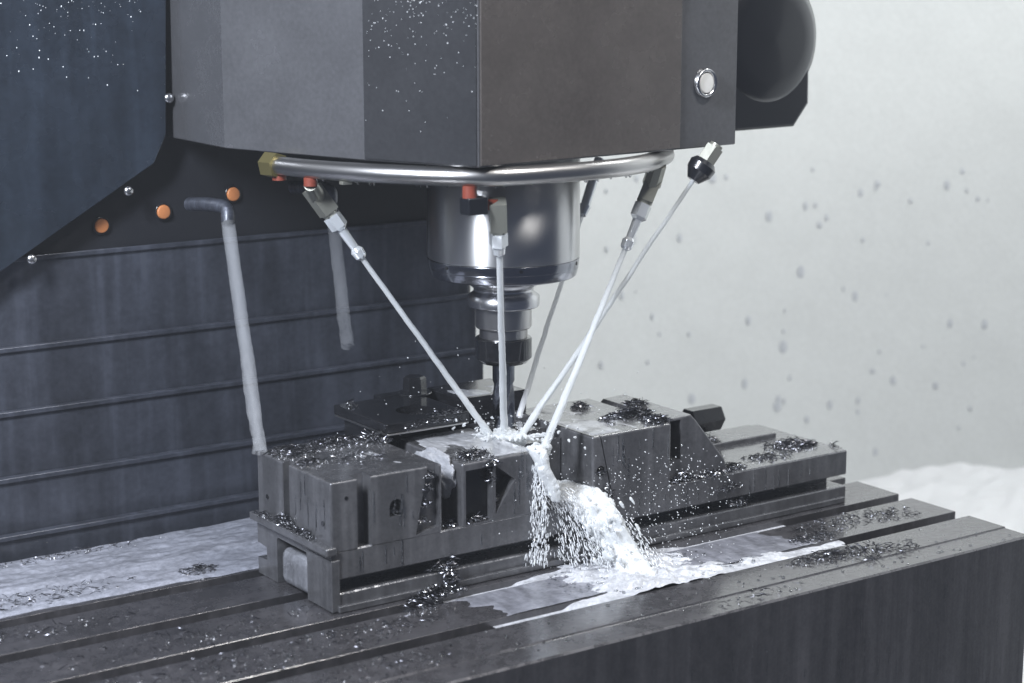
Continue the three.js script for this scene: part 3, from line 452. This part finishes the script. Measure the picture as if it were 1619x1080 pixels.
const filmH = (x, z) => {                                   // thin film round the foam
  const m = 0.26 + 0.5 * fbm(x * 12, z * 26, 5.3, 4) - Math.max(0, Math.abs(x - 0.055) - 0.15 - 0.03 * fbm(z * 60, 3, 1, 2)) * 9 - Math.max(0, z - 0.156) * 20;
  return -0.0012 + 0.0020 * sm(-0.08, 0.12, m) + 0.0006 * fbm(x * 90, z * 90, 2, 2);
};
const slotDip = (z, f) => SLOTS.some((s) => Math.abs(z - s) < 0.0088) ? Math.min(f, -0.006) : f;
{
  tag(mesh('coolant_foam', field(-0.12, 0.26, 0.0735, 0.1752, 420, 130, foamH), M.foam), 'white coolant foam heaped where the gush lands on the table', 'foam', null, 'stuff');
  tag(mesh('coolant_film', field(-0.14, 0.34, 0.1025, 0.158, 300, 60, (x, z) => filmH(x, z)), M.film), 'thin milky coolant film round the foam on the table', 'coolant', null, 'stuff');
  // milky pool behind and left of the vise
  const pool = (x, z) => { const m = 0.30 + 0.5 * fbm(x * 9, z * 24, 6.1, 4) - Math.max(0, z + 0.078) * 26 - Math.max(0, -0.198 - z) * 40; return -0.0012 + 0.0032 * sm(-0.05, 0.25, m) + 0.0022 * Math.exp(-Math.pow((z + 0.127 + 0.012 * fbm(x * 6, 2, 1)) / 0.010, 2)) * sm(-0.05, 0.2, m) + 0.0022 * sm(0, 0.3, m) * fbm(x * 38, z * 80, 4, 3); };
  tag(mesh('coolant_pool', field(-0.75, 0.05, -0.206, -0.063, 420, 110, pool), phy({ color: lin(0.31, 0.32, 0.37), roughness: 0.32, map: T.foamColor, bumpMap: T.ripple, bumpScale: 0.0006, clearcoat: 0.8, clearcoatRoughness: 0.12 })), 'milky coolant pool on the table between way cover and vise', 'coolant', null, 'stuff');
  for (const [x0, x1, z0, z1, y, sd, lab] of [[0.046, 0.130, -0.048, 0.070, 0.1085, 3, 'moving jaw'], [-0.090, -0.017, -0.028, 0.070, 0.1052, 8, 'middle jaw'], [-0.207, -0.116, -0.050, 0.059, YJ, 13, 'end jaw'], [-0.007, 0.059, -0.109, -0.055, 0.1255, 17, 'rear block']]) {
    const near = (x, z) => Math.exp(-((x - 0.0) ** 2 + (z - 0.02) ** 2) / 0.012);
    tag(mesh('coolant_film', field(x0, x1, z0, z1, 110, 120, (x, z) => { const m = -0.16 + 0.42 * near(x, z) + 0.6 * fbm(x * 26 + z * 9, z * 15 - x * 22, sd, 4), ed = Math.min(x - x0, x1 - x, z - z0, z1 - z); return y - 0.0006 + 0.0013 * sm(-0.05, 0.14, m) * sm(0, 0.004, ed) + 0.0003 * fbm(x * 160 + z * 60, z * 60 - x * 40, sd, 2); }), M.milkFilm), `milky coolant film on top of the ${lab}`, 'coolant', null, 'stuff');
  }
  // foam bank beyond the right end of the table
  const bank = (x, z) => -0.285 + 0.085 * sm(0.75, 1.1, x + 0.35 * z) + 0.045 * fbm(x * 6, z * 6, 2.5, 4) + 0.010 * fbm(x * 20, z * 20, 5, 2);
  tag(mesh('foam_bank', field(0.415, 1.24, -0.77, 0.35, 180, 220, bank, -9), phy({ color: lin(0.72, 0.73, 0.75), roughness: 0.6 })), 'bank of white foam beyond the right end of the table', 'foam', null, 'stuff');
  // foam clump over the left top edge of the middle jaw
  const blob = new THREE.SphereGeometry(1, 64, 48), bp = blob.attributes.position;
  for (let i = 0; i < bp.count; i++) { const x = bp.getX(i), y = bp.getY(i), z = bp.getZ(i), k = 1 + 0.45 * fbm(x * 2 + 3, y * 2, z * 2, 4); bp.setXYZ(i, x * k * 0.0085, y * k * 0.020 - 0.006, z * k * 0.030); }
  blob.computeVertexNormals(); blob.translate(-0.0935, 0.0955, 0.034); tag(mesh('foam_clump', blob, M.foam), 'white foam clump clinging to the corner of the middle jaw', 'foam');
}
// ---------------------------------------------------------------- chips
function chipGeo(seed, len, curl, width) {   // a curled sliver that lies on its side
  const r = mulberry(seed), n = 7, pos = [], idx = []; let a = 0, x = 0, y = 0; const tw = (r() - 0.5) * 2.5;
  for (let k = 0; k <= n; k++) { const w = width * (0.4 + 0.6 * Math.sin(Math.PI * (k + 0.6) / (n + 1.2))), z = Math.sin(k * 0.5 + seed) * 0.12 * len, c = Math.cos(tw * k / n), s = Math.sin(tw * k / n); pos.push(x - s * w * 0.5, y + s * w * 0.4, z - c * w, x + s * w * 0.5, y - s * w * 0.4, z + c * w); a += curl / n * (0.7 + 0.6 * r()); x += Math.cos(a) * len / n; y += Math.sin(a) * len / n; }
  for (let k = 0; k < n; k++) { const q = 2 * k; idx.push(q, q + 1, q + 2, q + 1, q + 3, q + 2); }
  let g = new THREE.BufferGeometry(); g.setAttribute('position', new THREE.Float32BufferAttribute(pos, 3)); g.setIndex(idx); g.center(); g.rotateX(Math.PI / 2); g.computeVertexNormals(); return g;
}
const chipG = [chipGeo(1, 0.009, 2.2, 0.0007), chipGeo(2, 0.013, 1.2, 0.0006), chipGeo(3, 0.007, 3.6, 0.0009), chipGeo(4, 0.016, 0.8, 0.0005)];
// each spot: [x, z, radius x, radius z, base y, height, count]
function chips(label, spots, scale = 1, dark = 0.6) {
  const lists = chipG.map(() => []), q = new THREE.Quaternion(), e = new THREE.Euler();
  for (const [x, z, rx, rz, y, hh, n, flat] of spots) for (let k = 0; k < n * 1.5; k++) {
    const a = R(0, 6.283), d = Math.pow(rnd(), 0.7), px = x + Math.cos(a) * d * rx, pz = z + Math.sin(a) * d * rz, py = y + 0.0008 + hh * (1 - d) * rnd();
    const t = flat ? 0.28 : 0.75; e.set(R(-t, t), R(0, 6.283), R(-t, t)); q.setFromEuler(e); const s = scale * R(0.45, 1.15);
    lists[Math.floor(rnd() * chipG.length)].push(new THREE.Matrix4().compose(V(px, py, pz), q, V(s, s, s)));
  }
  const g = new THREE.Group(); g.name = numbered('metal_chips'); g.userData = { label, category: 'metal chips', kind: 'stuff' }; scene.add(g);
  lists.forEach((l, k) => { if (!l.length) return; const im = new THREE.InstancedMesh(chipG[k], k % 2 ? M.chipDark : M.chip, l.length); im.name = 'chips'; im.userData.kind = 'stuff'; l.forEach((m, i) => im.setMatrixAt(i, m)); im.castShadow = im.receiveShadow = true; g.add(im); });
}
chips('steel chips scattered over the top of the end jaw', [[-0.195, -0.030, 0.022, 0.022, YJ, 0.003, 170, 1], [-0.150, -0.036, 0.03, 0.016, YJ, 0.006, 220, 1], [-0.118, -0.022, 0.010, 0.016, YJ, 0.010, 110], [-0.20, 0.012, 0.012, 0.010, YJ, 0.003, 60, 1], [-0.165, 0.012, 0.03, 0.022, YJ, 0.001, 40, 1]], 0.8);
chips('steel chips packed in the slanted recess of the end jaw', [[-0.124, ZV - 0.001, 0.007, 0.003, 0.098, 0.006, 60], [-0.126, ZV - 0.001, 0.006, 0.003, 0.088, 0.006, 40], [-0.128, ZV - 0.002, 0.006, 0.002, 0.074, 0.010, 40], [-0.129, ZV - 0.002, 0.007, 0.002, 0.060, 0.006, 24], [-0.1566, ZV - 0.002, 0.004, 0.002, 0.0735, 0.005, 22]], 0.7);
chips('steel chips caught on the ledge at the end of the vise', [[XL - 0.003, 0.002, 0.004, 0.02, 0.057, 0.010, 130], [XL - 0.003, 0.035, 0.003, 0.016, 0.056, 0.005, 60], [XL - 0.004, -0.035, 0.004, 0.014, 0.0555, 0.003, 30]], 0.75);
chips('steel chips lying in the bore of the dark plate', [[-0.066, -0.042, 0.014, 0.014, 0.1165, 0.003, 140, 1], [-0.05, -0.016, 0.018, 0.006, 0.1255, 0.001, 30, 1], [-0.105, -0.088, 0.006, 0.006, 0.1255, 0.004, 16], [-0.112, -0.012, 0.004, 0.004, 0.109, 0.006, 26], [-0.07, -0.0085, 0.03, 0.001, 0.119, 0.006, 60]], 0.7);
chips('steel chips matted over the top edge of the middle jaw', [[-0.072, 0.060, 0.016, 0.010, 0.1055, 0.006, 190], [-0.062, 0.0725, 0.009, 0.002, 0.099, 0.008, 60], [-0.060, ZV - 0.003, 0.002, 0.002, 0.085, 0.016, 40], [-0.054, ZV - 0.006, 0.006, 0.004, 0.060, 0.014, 70], [-0.076, ZV - 0.004, 0.012, 0.003, 0.0525, 0.004, 60], [-0.101, 0.064, 0.008, 0.006, 0.0515, 0.006, 60]], 0.8);
chips('dark mat of chips along the top of the moving jaw', [[0.115, 0.030, 0.03, 0.008, 0.109, 0.006, 330, 1], [0.126, 0.058, 0.012, 0.014, 0.109, 0.005, 180, 1], [0.100, -0.02, 0.008, 0.006, 0.109, 0.006, 50], [0.142, 0.010, 0.012, 0.010, 0.112, 0.003, 80, 1], [0.0530, ZV, 0.004, 0.002, 0.074, 0.006, 26], [0.0570, ZV + 0.001, 0.008, 0.002, 0.054, 0.008, 30]], 0.9);
chips('tangle of chips at the foot of the sloped brace', [[0.150, 0.069, 0.02, 0.004, YB, 0.010, 190], [0.18, 0.0695, 0.03, 0.004, YB, 0.005, 150], [0.215, 0.058, 0.02, 0.012, YB, 0.003, 90, 1], [0.2, 0.074, 0.016, 0.002, 0.036, 0.010, 50], [0.218, ZV - 0.006, 0.012, 0.006, 0.018, 0.012, 90]], 0.85);
chips('chips heaped on the guide bar behind the brace', [[0.235, -0.02, 0.03, 0.014, onZ(1228, 684, -0.004).y, 0.008, 260]], 0.9);
chips('chips round the bore at the far end of the vise', [[0.328, 0.030, 0.0155, 0.0155, 0.049, 0.006, 240], [0.318, 0.03, 0.03, 0.022, YB, 0.002, 150, 1], [0.27, 0.05, 0.03, 0.014, YB, 0.001, 60, 1], [0.352, 0.055, 0.004, 0.01, 0.048, 0.006, 30]], 0.9);
chips('glistening chips piled against the side of the vise', [[-0.125, 0.084, 0.03, 0.006, 0.0005, 0.010, 330], [-0.112, ZV - 0.004, 0.012, 0.006, 0.017, 0.013, 160], [-0.107, 0.0785, 0.008, 0.004, 0.006, 0.028, 150], [-0.15, 0.100, 0.02, 0.012, 0.0005, 0.002, 50, 1]], 0.85);
chips('loose chips scattered over the machine table', [[0.215, 0.192, 0.05, 0.014, 0, 0.003, 150, 1], [0.265, 0.205, 0.05, 0.02, 0, 0.001, 90, 1], [0.30, 0.125, 0.06, 0.022, 0, 0.001, 110, 1], [0.24, 0.145, 0.03, 0.010, 0, 0.004, 90, 1], [0.36, 0.13, 0.03, 0.02, 0, 0.001, 40, 1], [-0.33, 0.13, 0.16, 0.028, 0, 0.001, 150, 1], [-0.34, 0.06, 0.14, 0.026, 0, 0.001, 90, 1], [-0.42, -0.02, 0.08, 0.016, 0, 0.001, 60, 1], [-0.20, 0.128, 0.05, 0.02, 0, 0.001, 60, 1], [-0.26, -0.085, 0.02, 0.012, 0.001, 0.005, 80, 1], [-0.40, -0.095, 0.09, 0.02, 0.001, 0.002, 120, 1], [-0.36, -0.19, 0.12, 0.01, 0.001, 0.003, 80, 1], [-0.24, 0.2, 0.06, 0.02, 0, 0.001, 60, 1], [0.1, 0.235, 0.06, 0.008, 0, 0.001, 16, 1]], 0.75);
// ---------------------------------------------------------------- droplets and bubbles
function beads(name, label, list, m, seg = 8) {
  const im = new THREE.InstancedMesh(new THREE.SphereGeometry(1, seg, Math.max(5, seg - 2)), m, list.length); im.name = numbered(name); list.forEach(([p, sx, sy, sz, q], i) => im.setMatrixAt(i, new THREE.Matrix4().compose(p, q ?? new THREE.Quaternion(), V(sx, sy ?? sx, sz ?? sx)))); im.castShadow = im.receiveShadow = true;
  im.userData = { label, category: 'droplets', kind: 'stuff' }; scene.add(im);
}
{
  const fly = [], tip = V(0, 0.105, 0.01);
  for (let k = 0; k < 420; k++) { const a = R(0, 6.283), el = R(-0.35, 0.75), d = V(Math.cos(a) * Math.cos(el), Math.sin(el), Math.sin(a) * Math.cos(el)), s = Math.pow(rnd(), 1.8) * 0.16 + 0.012, p = tip.clone().addScaledVector(d, s).add(V(0, -s * s * 1.6, 0)), r = R(0.00018, 0.00045); if (p.y < 0.002) continue; fly.push([p, r, r * R(1, 2.6), r, new THREE.Quaternion().setFromUnitVectors(V(0, 1, 0), d)]); }
  const g0 = onZ(950, 825, 0.1); for (let k = 0; k < 900; k++) { const p = g0.clone().add(V(R(-0.06, 0.12), R(-0.07, 0.05), R(-0.02, 0.05))), r = R(0.0002, 0.0005); if (p.y > 0.001) fly.push([p, r, r * R(1, 2.2), r, new THREE.Quaternion().setFromEuler(new THREE.Euler(R(-0.5, 0.5), 0, R(0.2, 1.0)))]); }
  beads('spray_droplets', 'fine white coolant droplets spraying round the cutting tool', fly, M.milkDrop);
  for (let k = 0; k < 22000; k++) { const g3 = () => (rnd() + rnd() + rnd() - 1.5) / 1.5, p = V(0.002 + g3() * 0.060, 0.108 + Math.abs(g3()) * 0.030, 0.018 + g3() * 0.055), r = R(0.00009, 0.0002); fly.push([p, r]); }
  for (const [a, b] of jets) for (let k = 0; k < 260; k++) { const t = 1 - 0.5 * Math.pow(rnd(), 1.6), p = lerp(a, b, t), w = 0.0015 + 0.006 * Math.pow(t, 5), r = R(0.0001, 0.0003); p.add(V(R(-w, w), R(-w, w), R(-w, w))); fly.push([p, r, r * R(1, 4), r, new THREE.Quaternion().setFromUnitVectors(V(0, 1, 0), b.clone().sub(a).normalize())]); }
  const runs = []; const run = (x, y, z, face) => { const L = R(0.003, 0.014), r = R(0.0004, 0.0009); runs.push([face === 'z' ? V(x, y, z) : V(z, y, x), face === 'z' ? r : r * 0.35, L, face === 'z' ? r * 0.35 : r]); runs.push([(face === 'z' ? V(x, y - L * 0.9, z) : V(z, y - L * 0.9, x)), r * (face === 'z' ? 1.25 : 0.5), r * 1.5, r * (face === 'z' ? 0.5 : 1.25)]); };
  for (let k = 0; k < 26; k++) run(R(-0.21, 0.34), R(0.034, 0.043), ZV + 0.0002, 'z'); for (let k = 0; k < 10; k++) run(R(0.058, 0.13), R(0.07, 0.1), ZV + 0.0002, 'z'); for (let k = 0; k < 10; k++) run(R(-0.178, -0.14), R(0.07, 0.1), ZV + 0.0006, 'z'); for (let k = 0; k < 10; k++) run(R(-0.04, -0.017), R(0.06, 0.1), ZV + 0.0004, 'z'); for (let k = 0; k < 10; k++) run(R(0.01, 0.068), R(0.07, 0.1), XL - 0.0001, 'x'); for (let k = 0; k < 70; k++) run(R(-0.2, 0.4), R(-0.15, -0.015), ZF + 0.0001, 'z');
  for (let k = 0; k < 24; k++) { const q = ringCurve.getPoint(R(0.05, 0.75)); runs.push([q.clone().add(V(0, -0.0079, 0)), R(0.0006, 0.0016), R(0.0008, 0.0022), R(0.0006, 0.0016)]); }
  const bub = []; for (let k = 0; k < 900; k++) { const x = R(-0.10, 0.16), z = R(0.078, 0.17), h = foamH(x, z); if (h > -0.0008 && h < 0.0022) { const r = R(0.0006, 0.0017); bub.push([V(x, Math.max(0.0003, h), z), r, r * 0.7, r]); } }
  beads('foam_bubbles', 'bubbles along the rim of the white foam', bub, M.drop, 12);
  beads('clinging_runs', 'clear coolant runs and drips clinging to vise, pipe and table edge', runs, M.drop, 12);
  const wet = []; const add = (p, r) => wet.push([p, r, r * R(0.8, 1.5), r]);
  const zp = -0.262; for (let k = 0; k < 300; k++) { const y = -Math.log(1 - rnd() * 0.97) * 48, p = onZ(R(0, 222), y, zp); add(p.add(V(0, 0, 0.0002)), R(0.00015, 0.0006) * (0.7 + 0.6 * rnd())); }
  const A = onY(757, 264, YH), B = onY(575, 252, YH), dd = B.clone().sub(A).normalize(), nn = V(-dd.z, 0, dd.x); if (nn.dot(fwd) > 0) nn.negate();
  for (let k = 0; k < 150; k++) { const d = ray(R(578, 754), Math.min(250, -Math.log(1 - rnd() * 0.97) * 60)), t = A.clone().addScaledVector(nn, 0.0015).sub(eye).dot(nn) / d.dot(nn); add(eye.clone().addScaledVector(d, t), R(0.0001, 0.00045)); }
  beads('clinging_droplets', 'small water droplets clinging to the dark sheet metal', wet, M.milkDrop);
  const wd = []; for (let k = 0; k < 110; k++) { const p = V(R(-0.3, 0.40), 0.0004, R(0.178, 0.246)); if (p.z > 0.219) p.y -= 0.0012; const r = R(0.0006, 0.0019); wd.push([p, r, r * 0.45, r]); } for (let k = 0; k < 90; k++) { const p = V(R(-0.5, -0.2), 0.0004, R(0.105, 0.155)); const r = R(0.0006, 0.0017); wd.push([p, r, r * 0.45, r]); }
  beads('table_droplets', 'round coolant droplets standing on the front of the table', wd, M.drop, 12);
  const sp = []; for (let k = 0; k < 70; k++) { const x = R(940, 1615), y = R(260, 730), p = onZ(x, y, -0.778); if (p.x > 0.74) { const d = ray(x, y), c = V(0.75, 0, -0.28), ox = eye.x - c.x, oz = eye.z - c.z, qa = d.x * d.x + d.z * d.z, qb = ox * d.x + oz * d.z, qc = ox * ox + oz * oz - 0.2485 * 1; const t = (-qb + Math.sqrt(qb * qb - qa * qc)) / qa; p.copy(eye).addScaledVector(d, t); } const r = R(0.0025, 0.008) * (rnd() < 0.3 ? 1 : 0.6); const nrm = p.x > 0.74 ? V(0.75 - p.x, 0, -0.28 - p.z).normalize() : V(0, 0, 1); sp.push([p, r * 0.8, r * R(1, 1.7), 0.0012, new THREE.Quaternion().setFromUnitVectors(V(0, 0, 1), nrm)]); }
  beads('wall_splashes', 'grey splashes and chips stuck to the pale enclosure wall', sp, M.splat, 14);
}
renderer.render(scene, camera);
